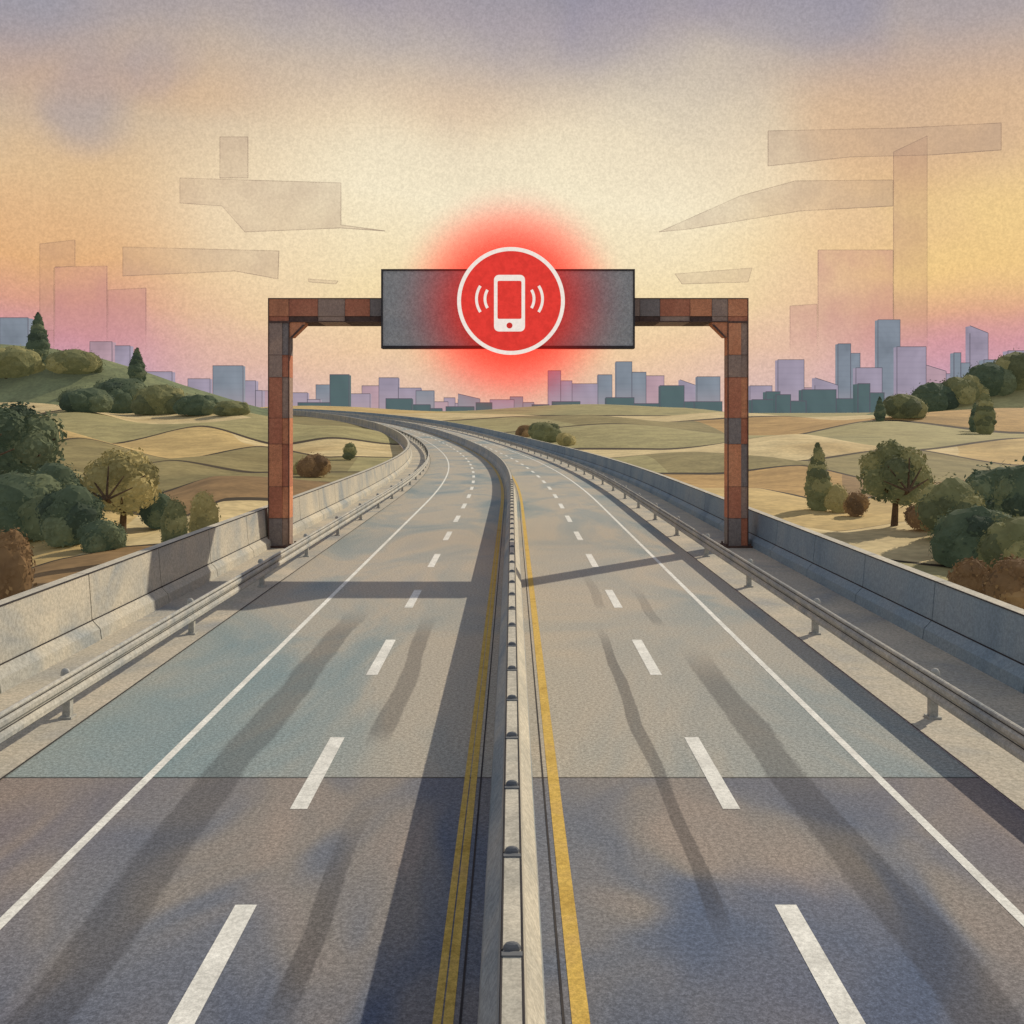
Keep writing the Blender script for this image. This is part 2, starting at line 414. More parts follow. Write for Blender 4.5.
# ------------------------------------------------------------------ guardrails
def guardrail(sd,off,lab):
    t=empty('guardrail',(sd*off,20,0)); tag(t,lab,'guardrail')
    def fix(o): o.parent=t; o.location=(-sd*off,-20,0); return o
    o0=off-0.12
    W=[(o0,0.52),(o0-.07,0.57),(o0-.07,0.66),(o0,0.74),(o0,0.80),(o0-.07,0.88),(o0-.07,0.97),(o0,1.02),(o0+.02,1.02),(o0-.045,0.965),(o0-.045,0.885),(o0+.025,0.80),(o0+.025,0.74),(o0-.045,0.655),(o0-.045,0.575),(o0+.02,0.52)]
    fix(sweep('rail',[(sd*a,b) for a,b in W],-12,700,M['steel']))
    fix(sweep('top_pipe',[(sd*(o0+.03+0.055*math.cos(q)),1.075+0.055*math.sin(q)) for q in [k*math.pi/4 for k in range(8)]],-12,700,M['steel']))
    for zz in (1.022,0.77,0.53): fix(sweep('edge_seam',[(sd*(o0-.004),zz-0.012),(sd*(o0-.022),zz),(sd*(o0-.004),zz+0.012)],-12,240,M['ink']))
    s=23.2-18
    while s<640:
        z=0.014
        p=road(s,sd*(off+0.06),0)
        mb=MB(); mb.box(-0.09,0.09,-0.09,0.09,z,1.0); mb.box(-0.15,0.15,-0.15,0.15,z,z+0.05)
        q=mb.build('post',M['steel']); q.parent=t; q.location=(p.x-sd*off,p.y-20,p.z)
        mb=MB(); mb.box(-0.12,0.12,-0.13,0.13,0.50,0.96); q2=mb.build('block',M['steeldark']); q2.parent=t; q2.location=(p.x-sd*off,p.y-20,p.z)
        if s<120:
            mb=MB(); dome(mb,0,0,1.0,0.12,0.17); q3=mb.build('post_cap',M['steel'],smooth=True); q3.parent=t; q3.location=(p.x-sd*off+sd*0.05,p.y-20,p.z)
        s+=9.0
guardrail(-1,10.3,'galvanised steel guardrail on posts along the left shoulder')
guardrail(1,9.75,'galvanised steel guardrail on posts along the right shoulder')
# ------------------------------------------------------------------ gantry
GY=53.6; PXW=GY/F
def gx(x): return (x-512)*PXW
def gz(y): return HC+(HY-y)*PXW
gan=empty('road_gantry',(0,GY,0)); tag(gan,'rusty orange steel gantry spanning both carriageways','gantry')
RM=[M['rust1'],M['rust2'],M['rust3'],M['rustdark'],M['rustgrey']]
GD=0.95; GB=2.5
def edges(mb,x0,x1,y0,z0,z1,r=0.025,m=3):
    for (xa,xb,za,zb) in ((x0-r,x0+r,z0,z1),(x1-r,x1+r,z0,z1),(x0+r,x1-r,z0,z0+2*r),(x0+r,x1-r,z1-2*r,z1)):
        mb.box(xa,xb,y0-r,y0+0.02,za,zb,m)
ztop=gz(298); zbot=gz(322)
PXS=((268.5,289),(728,748))
PC={268.5:([4,2,0,2,2,1,1],[1,0,2,0,1,2,4]),728:([4,2,0,4,2,1,0],[2,1,4,2,0,1,1])}
for xa,xb in PXS:
    X0,X1=gx(xa),gx(xb); mb=MB()
    cuts=[0.014,1.6,3.3,5.6,7.0,9.2,10.4,zbot]
    for i in range(len(cuts)-1):
        mid=X0+(X1-X0)*0.66
        mb.box(X0,mid-0.004,0,GD,cuts[i],cuts[i+1]-0.01,PC[xa][0][i]); 
        mb.box(mid,X1,0.06,GD,cuts[i],cuts[i+1]-0.01,PC[xa][1][i])
    edges(mb,X0,X1,0.0,0.014,zbot)
    for z in cuts[1:-1]: mb.box(X0,X1,-0.012,0.01,z-0.012,z+0.008,3)
    mb.build('post',RM,gan)
    mb=MB(); mb.box(X0-0.2,X1+0.2,-0.2,GD+.2,0.02,0.12); 
    for bx in (X0-0.1,X1+0.1):
        for by in (-0.1,GD+.1): mb.tube((bx,by,0.12),(bx,by,0.24),0.05,0.05,6)
    mb.build('base_plate',M['rustdark'],gan)
mb=MB(); xs=[gx(268.5),gx(289),gx(318),gx(345),gx(370),gx(400),gx(460),gx(520),gx(580),gx(640),gx(660),gx(690),gx(712),gx(728),gx(748)]
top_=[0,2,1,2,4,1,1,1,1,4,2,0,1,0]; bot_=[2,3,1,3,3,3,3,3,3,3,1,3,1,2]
for i in range(len(xs)-1):
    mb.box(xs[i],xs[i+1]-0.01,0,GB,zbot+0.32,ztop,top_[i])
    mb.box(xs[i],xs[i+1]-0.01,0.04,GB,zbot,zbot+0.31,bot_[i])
edges(mb,gx(268.5),gx(748),0,zbot,ztop)
for x in xs[1:-1]: mb.box(x-0.012,x+0.008,-0.012,0.01,zbot,ztop,3)
mb.build('beam',RM,gan)
for s_,xi in ((1,289),(-1,728)):
    X=gx(xi); mb=MB(); L=0.85
    mb.prism([(X,zbot-0.003),(X+s_*L,zbot-0.003),(X+s_*L,zbot-0.12),(X+s_*0.14,zbot-L*0.95),(X,zbot-L*0.95)],0.05,GD-.05,0)
    mb.prism([(X+s_*(L+.03),zbot-0.14),(X+s_*(L-0.12),zbot-0.14),(X+s_*0.05,zbot-L*1.0),(X+s_*0.17,zbot-L*1.0)],-0.01,0.046,1)
    mb.build('gusset',[M['rust1'],M['rustdark']],gan)
# ------------------------------------------------------------------ sign
PY=52.7
def at(x,y,Y): return ((x-512)*Y/F, HC+(HY-y)*Y/F)
sg=empty('warning_sign',(-0.2,PY,10.8)); tag(sg,'dark grey overhead sign board with a glowing red phone symbol','sign')
def fs(o): o.parent=sg; o.location=(0.2,-PY,-10.8); return o
xa,zt=at(382,270,PY); xb,zb=at(634,347.5,PY)
mb=MB(); mb.box(xa,xb,PY,PY+0.7,zb,zt); fs(mb.build('panel',M['panel']))
mb=MB(); r=0.045
for (a_,b_,c_,d_) in ((xa-r,xa+r,zb-r,zt+r),(xb-r,xb+r,zb-r,zt+r),(xa+r,xb-r,zt-r,zt+r),(xa+r,xb-r,zb-r,zb+r*2)): mb.box(a_,b_,PY-0.05,PY+0.72,c_,d_)
fs(mb.build('panel_frame',M['ink']))
for bx in (gx(410),gx(606)):
    mb=MB(); mb.box(bx-0.12,bx+0.12,PY+0.7,GY-0.031,zbot-0.3,ztop+0.3); fs(mb.build('bracket',M['rustdark']))
DY=51.9; cx,cz=at(511,301,DY); pm=DY/F
def ringmesh(mb,r0,r1,ya,yb,a0=0,a1=2*math.pi,n=96,c=(cx,cz)):
    full=abs(a1-a0-2*math.pi)<1e-6; m=n if full else n+1; b=len(mb.v)
    for i in range(m):
        t=a0+(a1-a0)*i/n
        for (r,y) in ((r0,ya),(r1,ya),(r1,yb),(r0,yb)): mb.v.append((c[0]+r*math.cos(t),y,c[1]+r*math.sin(t)))
    for i in range(n):
        j=(i+1)%m
        for k in range(4):
            l=(k+1)%4; mb.face([b+i*4+k,b+j*4+k,b+j*4+l,b+i*4+l])
    if not full: mb.face([b,b+1,b+2,b+3]); e=b+n*4; mb.face([e+3,e+2,e+1,e])
mb=MB(); N_=96; mb.prism([(cx+51*pm*math.cos(2*math.pi*i/N_),cz+51*pm*math.sin(2*math.pi*i/N_)) for i in range(N_)],DY,DY+0.06)
disc=fs(mb.build('lamp_disc',M['red']))
mb=MB(); mb.box(cx-1.2,cx+1.2,DY+0.06,PY-0.051,cz-1.2,cz+1.0); fs(mb.build('lamp_housing',M['ink']))
def fd(o): o.parent=disc; return o
mb=MB(); ringmesh(mb,50.0*pm,53.8*pm,DY-0.08,DY+0.05); fd(mb.build('ring',M['lit']))
def rrect(x0,x1,z0,z1,r,n=6):
    pts=[]
    for (qx,qz,a) in ((x1-r,z1-r,0),(x0+r,z1-r,90),(x0+r,z0+r,180),(x1-r,z0+r,270)):
        for i in range(n+1):
            t=R_(a+90*i/n); pts.append((qx+r*math.cos(t),qz+r*math.sin(t)))
    return pts
def P(x,y): return (cx+(x-511)*pm, cz+(301-y)*pm)
a_,b_=P(494,331.5),P(525,275)
mb=MB(); mb.prism(rrect(a_[0],b_[0],a_[1],b_[1],5*pm),DY-0.06,DY-0.004); ph=fd(mb.build('phone_symbol',M['lit']))
a_,b_=P(497.5,319),P(521.5,281)
mb=MB(); mb.prism(rrect(a_[0],b_[0],a_[1],b_[1],1.6*pm),DY-0.07,DY-0.061); fd(mb.build('phone_screen',M['red']))
bc=P(509.5,325.6); mb=MB(); mb.prism([(bc[0]+3*pm*math.cos(t*math.pi/12),bc[1]+3*pm*math.sin(t*math.pi/12)) for t in range(24)],DY-0.07,DY-0.061); fd(mb.build('phone_button',M['redbtn']))
for sx in (-1,1):
    for rr,hh in ((33,26),(24.5,18)):
        c0=P(509.5,299)
        half=math.asin(min(1,hh/2/ (rr*0.72))); 
        cc_=(c0[0]+sx*(rr*0.28)*pm,c0[1]); r=rr*0.72*pm
        mid=0 if sx>0 else math.pi
        mb=MB(); ringmesh(mb,r-1.4*pm,r+1.4*pm,DY-0.05,DY-0.004,mid-half,mid+half,20,cc_); fd(mb.build('wave_mark',M['lit']))
# the lamp's glow, imitated by an added volume that emits red and absorbs green/blue
m=bpy.data.materials.new('red_glow_volume'); m.use_nodes=True; N=NT(m.node_tree)
tc=N.new('ShaderNodeTexCoord'); ln=N.new('ShaderNodeVectorMath',operation='LENGTH'); N.l.new(tc.outputs['Object'],ln.inputs[0])
f=N.math('POWER',N.step(ln.outputs['Value'],1.0,0.15),1.3)
ab=N.new('ShaderNodeVolumeAbsorption'); ab.inputs[0].default_value=(0.87,0.10,0.09,1); N.set(ab.inputs[1],N.math('MULTIPLY',f,4.2))
em=N.new('ShaderNodeEmission'); em.inputs[0].default_value=(1,0.05,0.035,1); N.set(em.inputs[1],N.math('MULTIPLY',f,1.25))
ad=N.new('ShaderNodeAddShader'); N.l.new(ab.outputs[0],ad.inputs[0]); N.l.new(em.outputs[0],ad.inputs[1])
o=N.new('ShaderNodeOutputMaterial'); N.l.new(ad.outputs[0],o.inputs['Volume'])
bm=bmesh.new(); bmesh.ops.create_icosphere(bm,subdivisions=4,radius=1.0); me=bpy.data.meshes.new('lamp_glow_volume'); bm.to_mesh(me); bm.free(); me.materials.append(m)
gl=bpy.data.objects.new('lamp_glow_volume',me); col.objects.link(gl); gl.parent=sg; gl.scale=(6.9,0.88,6.9); gl.location=(cx+0.2,52.86-PY,cz-10.8)
gl.visible_shadow=False      # shadow off: this absorbing volume would stain the wall red
# ------------------------------------------------------------------ trees
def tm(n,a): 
    return [wash(n+'_dark',[a[0],a[1]],0.6,(3,),0.14,haze=a[0],glow_mix=0.32),wash(n+'_mid',[a[1],a[2]],0.6,(3,),0.14,haze=a[1],glow_mix=0.32),wash(n+'_light',[a[2],a[3]],0.6,(3,),0.14,haze=a[2],glow_mix=0.3)]  # added glow in the leaves flattens their shading; no air haze
BARK=wash('bark',[(84,68,52),(108,88,66)],2,(8,),0.25)
TM={'dark':tm('deep_green_leaves',[(54,64,52),(68,80,62),(86,94,70),(112,118,86)]),
    'green':tm('olive_green_leaves',[(78,82,58),(98,100,68),(124,120,80),(150,142,96)]),
    'brown':tm('russet_leaves',[(88,70,50),(110,86,60),(134,106,70),(160,130,88)]),
    'olive':tm('yellow_olive_leaves',[(118,110,72),(142,130,84),(164,148,96),(184,166,112)])}
_bm=bmesh.new(); bmesh.ops.create_icosphere(_bm,subdivisions=3,radius=1); ICO=([v.co.copy() for v in _bm.verts],[[v.index for v in f.verts] for f in _bm.faces]); _bm.free()
def blob(mb,c,r,sz,seed,m):
    b=len(mb.v)
    for v in ICO[0]:
        k=1+0.22*noise.noise(v*1.6+Vector((seed*3.7,seed,0)))+0.10*noise.noise(v*5+Vector((seed,0,3)))
        mb.v.append((c[0]+v.x*r*k,c[1]+v.y*r*k,max(-0.2,c[2]+v.z*r*k*sz)))
    for f in ICO[1]: mb.face([b+i for i in f],m)
def leaves(mb,c,r,sz,n,ls,rn,m):
    for _ in range(n):
        d=Vector((rn.gauss(0,1),rn.gauss(0,1),rn.gauss(0,1))).normalized()
        k=rn.uniform(0.88,1.12)
        p=Vector((c[0]+d.x*r*k,c[1]+d.y*r*k,c[2]+d.z*r*k*sz))
        if p.z<0.02: continue
        nn=(d+Vector((rn.gauss(0,.4),rn.gauss(0,.4),rn.gauss(0,.4)))).normalized()
        u=nn.orthogonal().normalized(); w=nn.cross(u); t=rn.uniform(0,6.28)
        a=u*math.cos(t)+w*math.sin(t); b=nn.cross(a); s=ls*rn.uniform(0.6,1.4)
        mm=m if rn.random()<0.85 else min(2,max(0,m+rn.choice((-1,1))))
        mb.poly([p-a*s,p-b*s*0.6,p+a*s,p+b*s*0.6],mm)
def tree(name,kind,colour,loc,w,h,seed,label,cat,group=None):
    rn=random.Random(seed); t=empty(name,loc); tag(t,label,cat,group)
    mb=MB(); ls=max(0.030*min(w*1.2,h),0.08)
    bl=[]
    if kind=='cone':
        n=11
        for i in range(n):
            f=i/(n-1); z=h*(0.10+0.83*f); r=w*0.5*max(0.10,(1-abs(f-0.28)/0.78)**0.75 if f>0.28 else 0.78+0.8*f)
            bl.append(((rn.uniform(-.03,.03)*w,rn.uniform(-.03,.03)*w,z),r,min(1.6,max(0.9,h*0.12/r))))
    elif kind=='oval':
        bl.append(((0,0,h*0.5),w*0.44,h*0.46/(w*0.44)))
        for i in range(4): bl.append(((rn.uniform(-.1,.1)*w,rn.uniform(-.15,.1)*w,h*(0.25+.17*i)),w*(0.42 if i<3 else .34),h*.24/(w*.42)))
    elif kind=='round':
        for i in range(13):
            a=2.4*i+rn.uniform(-.3,.3); e=-0.95+1.9*i/12; rr=math.sqrt(max(0,1-e*e))
            r=w*rn.uniform(.17,.23); cz_=0.64
            bl.append(((math.cos(a)*rr*w*0.31,math.sin(a)*rr*w*0.31,h*cz_+e*h*0.24),r,min(1,h/w)))
        bl.append(((0,0.05*w,h*0.68),w*0.26,1.0))
    else:
        bl.append(((0,0,h*0.42),w*0.42,h*0.5/(w*0.42)))
        for i in range(8):
            a=2.4*i+rn.uniform(-.3,.3); e=rn.uniform(0.0,0.8); rr=math.sqrt(max(0,1-e*e)); r=min(w*rn.uniform(.2,.27),h*0.42)
            bl.append(((math.cos(a)*rr*w*0.30,math.sin(a)*rr*w*0.30,h*(0.22+e*0.42)),r,min(1.1,h*.36/r)))
    for i,(c,r,sz) in enumerate(bl):
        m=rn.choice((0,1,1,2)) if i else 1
        if c[0]>0.1*w and rn.random()<.6: m=2  # right-hand clumps favour the light leaf tone: sun side painted in
        blob(mb,c,r*(0.92 if kind!='round' else 0.8),sz,seed+i,m)
        big=loc[1]<140
        leaves(mb,c,r,sz,(300 if big else 130) if kind!='cone' else (170 if big else 70),ls,rn,m)
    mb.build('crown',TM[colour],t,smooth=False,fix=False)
    tb=MB(); top=h*(0.5 if kind=='round' else 0.3); r0=min(0.05*w,0.05*h)+.03
    tb.tube((0,0,-0.3),(0.02*w,0,top*0.5),r0,r0*0.75); tb.tube((0.02*w,0,top*0.5),(0,0,top),r0*0.75,r0*0.5); tb.tube((0,0,top),(0.03*w,0,h*0.86),r0*0.5,r0*0.15)
    if kind=='round':
        for i in range(8):
            a=i*0.8+rn.random()*.3; z0=top*rn.uniform(.55,1.15)
            tb.tube((0,0,z0),(math.cos(a)*w*.46,math.sin(a)*w*.46,z0+h*rn.uniform(.12,.3)),r0*0.5,r0*0.15,6)
        # limbs that come forward through the front of the crown
        yf=-w*0.50
        tb.tube((0,0,h*.3),(0,yf,h*.46),r0*.55,r0*.4,6)
        for (ex,ez) in ((-.22,.72),(.2,.74),(0.02,.86),(-.3,.58),(.3,.6)):
            tb.tube((0,yf,h*.46),(ex*w,yf*(0.98-abs(ex)*.5),ez*h),r0*.35,r0*.12,6)
    else:
        for i in range(3):
            a=i*2.1; tb.tube((0,0,top*.6),(math.cos(a)*w*.2,math.sin(a)*w*.2,h*.5),r0*0.4,r0*0.15,6)
    tb.build('trunk',BARK,t)
    return t
def ground_at(x,y):
    d=Vector(((x-512)/F,1,(HY-y)/F)).normalized()
    h=bvh.ray_cast(CAM,d,5000)
    return h[0]
TREES=[
(4,510,406,108,'round','dark','largest dark green tree on the left edge, rising above the pale fields','tree'),
(56,512,456,58,'bush','dark','dark green bush tucked against the right side of the big left-edge tree','bush'),
(14,540,462,100,'bush','dark','broad dark thicket at the left edge below the biggest tree','bush'),
(72,544,478,66,'bush','dark','dark green bush just left of the small branching tree','bush'),
(122,534,453,76,'round','olive','olive tree with bare forked branches showing, left field','tree'),
(158,528,488,38,'bush','dark','dark bush right of the left branching tree','bush'),
(102,550,516,50,'bush','dark','low dark bush at the foot of the left branching tree','bush'),
(174,560,497,29,'oval','green','narrow oval green shrub, left of the pair near the left parapet','shrub'),
(203,556,489,32,'oval','olive','narrow oval olive shrub, right of the pair near the left parapet','shrub'),
(10,625,527,52,'oval','brown','tall russet shrub behind the left parapet at the picture edge','shrub'),
(314,477,451,34,'bush','brown','brown domed bush just right of the left gantry post','bush'),
(302,474,458,18,'bush','olive','tiny olive bush touching the brown bush by the left gantry post','bush'),
(350,460,442,15,'oval','green','small round green bush by the inside of the left curve','bush'),
(818,510,441,28,'cone','green','tall pointed cypress in the right field','tree'),
(838,512,482,26,'bush','olive','small olive bush right of the tall right cypress','bush'),
(856,516,489,26,'bush','brown','small brown bush left of the right branching tree','bush'),
(894,526,445,72,'round','green','round green tree with forked branches in the right field','tree'),
(926,530,500,42,'bush','brown','brown bush right of the round branching tree','bush'),
(950,540,470,66,'bush','green','green bush at the left end of the right-edge thicket','bush'),
(992,530,460,76,'bush','dark','dark rounded bush at the back of the right-edge thicket','bush'),
(1024,545,450,70,'bush','dark','tallest dark bush of the thicket, cut by the right edge','bush'),
(975,562,500,86,'bush','dark','dark bush at the front of the right-edge thicket','bush'),
(1018,574,508,76,'bush','green','green bush at the front corner of the thicket on the right edge','bush'),
(970,620,555,46,'oval','brown','russet shrub behind the right parapet, left of the two','shrub'),
(1008,630,554,50,'oval','brown','russet shrub behind the right parapet, right of the two','shrub'),
(544,442,420,38,'bush','green','green domed bush by the outside of the right carriageway curve','bush'),
(525,437,423,20,'bush','brown','small brown bush left of the domed bush at the curve','bush'),
(566,445,431,20,'bush','olive','small olive bush right of the domed bush at the curve','bush'),
(38,366,311,24,'cone','dark','tall pointed conifer standing on the left hill crest','tree'),
(137,384,347,19,'cone','dark','smaller pointed conifer lower on the left hill crest','tree'),
(86,412,384,60,'bush','dark','leftmost bush of the dark row below the left hill crest','bush'),
(122,413,373,66,'bush','dark','tallest bush of the dark row on the left hill','bush'),
(160,414,382,58,'bush','green','green bush right of the tallest one in the left hill row','bush'),
(198,415,392,52,'bush','dark','second from right bush in the left hill row','bush'),
(232,415,399,44,'bush','green','rightmost low bush at the foot of the left hill','bush'),
(6,378,342,80,'bush','green','rounded bush on the left hill crest at the picture edge','bush'),
(74,374,346,64,'bush','green','rounded bush on the left hill crest right of the tall conifer','bush'),
(985,434,386,22,'cone','green','pointed cypress at the foot of the right hill, larger one','tree'),
(975,432,402,13,'cone','dark','thin dark cypress just left of the larger right hill cypress','tree'),
(880,421,396,12,'cone','dark','tiny pointed tree at the left end of the right hill','tree'),
(903,418,391,46,'bush','green','leftmost green bush on the right hill ridge','bush'),
(932,411,378,48,'bush','dark','second bush along the right hill ridge from the left','bush'),
(960,404,372,48,'bush','green','third bush along the right hill ridge from the left','bush'),
(988,396,358,50,'bush','dark','fourth bush along the right hill ridge from the left','bush'),
(1016,390,347,52,'bush','green','bush on the right hill ridge nearest the right edge','bush'),
]
for i,(x,by,ty,w,kind,c,lab,cat) in enumerate(TREES):
    p=ground_at(x,by)
    if p is None: continue
    d=p.y
    name={'cone':'conifer','round':'broadleaf_tree','bush':'bush','oval':'shrub'}[kind]
    tree(name,kind,c,tuple(p),w*d/F,(by-ty)*d/F,i*7+3,lab,cat)
# ------------------------------------------------------------------ city
def bm_(n,c,hz,glow_mix,st=2): return wash(n,c,0.012,(0.05,),0.12,haze=hz,glow_mix=glow_mix,storeys=st)  # air haze painted in: walls mostly emit their colour, brightening shaded faces
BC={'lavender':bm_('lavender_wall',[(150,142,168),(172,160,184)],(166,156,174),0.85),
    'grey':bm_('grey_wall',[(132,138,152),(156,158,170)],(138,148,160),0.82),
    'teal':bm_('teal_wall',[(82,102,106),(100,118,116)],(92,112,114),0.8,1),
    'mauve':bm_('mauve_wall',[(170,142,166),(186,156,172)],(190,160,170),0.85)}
TRIM=wash('building_edge',[(88,86,100),(100,96,108)],0.02,None,haze=(106,102,114),glow_mix=0.7)  # edges carry the same painted-in distance haze
B=[
(0,28,318,'grey','flat',1),(90,112,342,'mauve','flat',1),(106,130,346,'lavender','flat',1),(146,172,372,'lavender','flat',1),(168,190,386,'mauve','step',1),(188,210,379,'lavender','flat',1),(213,243,366,'grey','flat',1),(241,262,381,'lavender','step',1),(258,284,391,'mauve','flat',1),(290,320,393,'lavender','step',1),
(316,334,385,'grey','flat',1),(330,349,375,'teal','flat',0),(349,370,394,'lavender','flat',1),(362,379,386,'mauve','flat',1),(379,421,378,'lavender','step',1),(416,434,391,'grey','flat',1),(430,448,402,'mauve','flat',1),(444,460,398,'lavender','step',1),(458,480,394,'grey','slant',1),(476,492,403,'teal','flat',0),(490,514,400,'lavender','flat',1),(510,534,397,'grey','step',1),(532,549,405,'teal','flat',0),
(548,572,371,'lavender','step',1),(568,600,384,'lavender','flat',1),(598,612,375,'grey','flat',1),(616,646,362,'grey','step',1),(642,664,376,'mauve','flat',1),(660,684,386,'teal','flat',0),(680,700,380,'lavender','slant',1),(697,720,377,'grey','flat',1),
(750,772,386,'lavender','flat',1),(766,780,392,'teal','flat',0),(778,804,360,'lavender','flat',1),(801,818,388,'mauve','flat',1),(815,838,378,'lavender','slant',1),(838,860,344,'grey','step',1),(856,882,368,'lavender','flat',1),(878,900,320,'grey','flat',1),(897,926,347,'lavender','flat',1),(922,946,364,'mauve','slant',1),(940,958,374,'lavender','flat',1),(954,970,353,'grey','step',1),(970,988,326,'lavender','slant',1),(984,1010,360,'grey','flat',1),(1008,1032,351,'lavender','flat',1),
(386,412,399,'teal','flat',0),(408,442,405,'teal','step',0),(446,474,407,'teal','flat',0),(552,580,402,'teal','flat',0),(576,606,405,'teal','step',0),(606,634,398,'teal','flat',0),(632,662,404,'teal','flat',0),(664,694,396,'teal','step',0),(690,722,402,'teal','flat',0),(752,780,400,'teal','flat',0),(776,806,395,'teal','step',0),(802,836,390,'teal','flat',0),(834,862,399,'teal','flat',0),(858,884,384,'teal','step',0),(298,330,403,'teal','flat',0),
]
SEC=[(0,280,'left of left gantry post'),(280,382,'between left post and sign'),(382,511,'below sign board, left half'),(511,634,'below sign board, right half'),(634,738,'between sign and right post'),(738,1100,'right of right gantry post')]
ordw=['first','second','third','fourth','fifth','sixth','seventh','eighth','ninth','tenth']
B.sort(key=lambda b:b[0]); cnt={}
for i,(x0,x1,yt,c,sh,row) in enumerate(B):
    rn=random.Random(i*5+1)
    d=1500+rn.uniform(0,140)+(i%3)*60 if row else 1180+rn.uniform(0,50)+(i%2)*60
    xm=(x0+x1)/2; sec=[s for s in SEC if s[0]<=xm<s[1]][0]; key=(c,sec[2]); n_=cnt.get(key,0); cnt[key]=n_+1
    shape={'flat':'flat-roofed','step':'stepped','slant':'slant-roofed'}[sh]; tall='tall' if (416-yt)>50 else 'mid-height' if (416-yt)>25 else 'low'
    lab=f"{tall} {shape} {c} building, {ordw[n_]} {c} one from left, {sec[2]}"
    a=px(x0,yt,d); b=px(x1,yt,d); base=4.0; zt=a.z; W=b.x-a.x; dep=rn.uniform(12,18)
    t=empty('city_building',((a.x+b.x)/2,d,base)); tag(t,lab,'building')
    h=zt-base; hw=W/2; mb=MB()
    if sh=='flat': mb.box(-hw,hw,0,dep,0,h); segs=[(-hw,hw,h)]
    elif sh=='step':
        sp_=rn.uniform(-.2,.4)*hw; dr=min(16,h*.25)
        mb.box(-hw,sp_,0,dep,0,h); mb.box(sp_+0.05,hw,1.0,dep,0,h-dr); segs=[(-hw,sp_,h),(sp_+0.05,hw,h-dr)]
    else: mb.prism([(-hw,0),(hw,0),(hw,h-min(12,h*.2)),(-hw,h)],0,dep); segs=[(-hw,hw,h-min(12,h*.2))]
    mb.build('wall',BC[c],t)
    e=MB(); r=0.45
    for (xa_,xb_,hh) in segs:
        e.box(xa_-r,xa_+r*.5,-0.6,0.5,0,hh); e.box(xb_-r*.5,xb_+r,-0.6,0.5,0,hh)
        if sh!='slant':
            e.box(xa_-r,xb_+r,-0.7,0.5,hh,hh+0.9)
    if sh=='slant': e.prism([(-hw,h),(hw,segs[0][2]),(hw,segs[0][2]+0.9),(-hw,h+0.9)],-0.7,0.5)
    e.build('roof_edge',TRIM,t)
# ------------------------------------------------------------------ angular haze clouds and far-off towers
def veil(name,c,al,fade=0):
    m=bpy.data.materials.new(name); m.use_nodes=True; N=NT(m.node_tree)
    tc=N.new('ShaderNodeTexCoord'); n=N.noise(tc.outputs['Object'],0.006,2,.6)
    e=N.new('ShaderNodeEmission'); e.inputs[0].default_value=lin(c); t=N.new('ShaderNodeBsdfTransparent')
    fa=N.step(n,0.3,0.7,al*0.5,al*1.3)
    if fade:
        sp=N.new('ShaderNodeSeparateXYZ'); N.l.new(tc.outputs['Object'],sp.inputs[0]); fa=N.math('MULTIPLY',fa,N.step(sp.outputs[2],0,fade))
    mx=N.new('ShaderNodeMixShader'); N.set(mx.inputs[0],fa); N.l.new(t.outputs[0],mx.inputs[1]); N.l.new(e.outputs[0],mx.inputs[2])
    o=N.new('ShaderNodeOutputMaterial'); N.l.new(mx.outputs[0],o.inputs[0]); return m
VT=veil('tan_haze',(176,150,132),0.2); VM=veil('mauve_haze',(190,134,136),0.24,150); VTF=veil('tan_tower_haze',(180,140,120),0.2,200); VL=veil('veil_outline',(120,96,88),0.24); VLF=veil('veil_tower_outline',(120,96,88),0.24,200)
GH=[
('haze_cloud','cloud',[(180,178),(341,183),(341,225),(385,231),(340,228),(245,232),(222,206),(180,203)],VT,'flat angular beige cloud with a pointed tail, upper left sky'),
('haze_tower','tower',[(220,137),(248,137),(248,178),(220,178)],VT,'faint square block standing on the angular upper left cloud'),
('haze_cloud','cloud',[(123,247),(279,251),(278,279),(235,271),(123,276)],VT,'long flat peach cloud above the pink left skyline'),
('haze_tower','tower',[(55,267),(107,266),(107,365),(55,365)],VM,'faint wide pink tower in haze, far left sky'),
('haze_tower','tower',[(40,244),(75,240),(75,266),(54,268),(54,365),(40,365)],VTF,'faint narrow orange tower behind the wide pink one'),
('haze_tower','tower',[(108,290),(146,288),(146,365),(108,365)],VM,'faint pink block right of the wide pink tower'),
('haze_cloud','cloud',[(308,279),(338,281),(336,284),(309,282)],VT,'tiny sliver of cloud left of the sign board'),
('haze_cloud','cloud',[(768,131),(905,128),(1001,123),(1001,150),(930,155),(850,157),(768,166)],VT,'long flat grey cloud at the upper right'),
('haze_cloud','cloud',[(659,232),(740,196),(795,181),(893,180),(893,206),(800,211),(690,229)],VT,'wedge-shaped beige cloud right of and above the sign'),
('haze_tower','tower',[(818,250),(893,250),(893,370),(818,370)],VM,'faint broad orange tower in haze, right sky'),
('haze_tower','tower',[(893.5,152),(927,136),(927,370),(893.5,370)],VTF,'faint very tall slim tower at the right, beside the broad one'),
('haze_tower','tower',[(790,306),(817,304),(817,370),(790,370)],VM,'faint low pink block left of the broad orange tower'),
('haze_cloud','cloud',[(675,274),(752,268),(748,282),(682,284)],VT,'small flat cream cloud just right of the sign board'),
('haze_tower','tower',[(10,333),(54,330),(54,372),(10,372)],VM,'faint low mauve block below the orange tower at far left'),
]
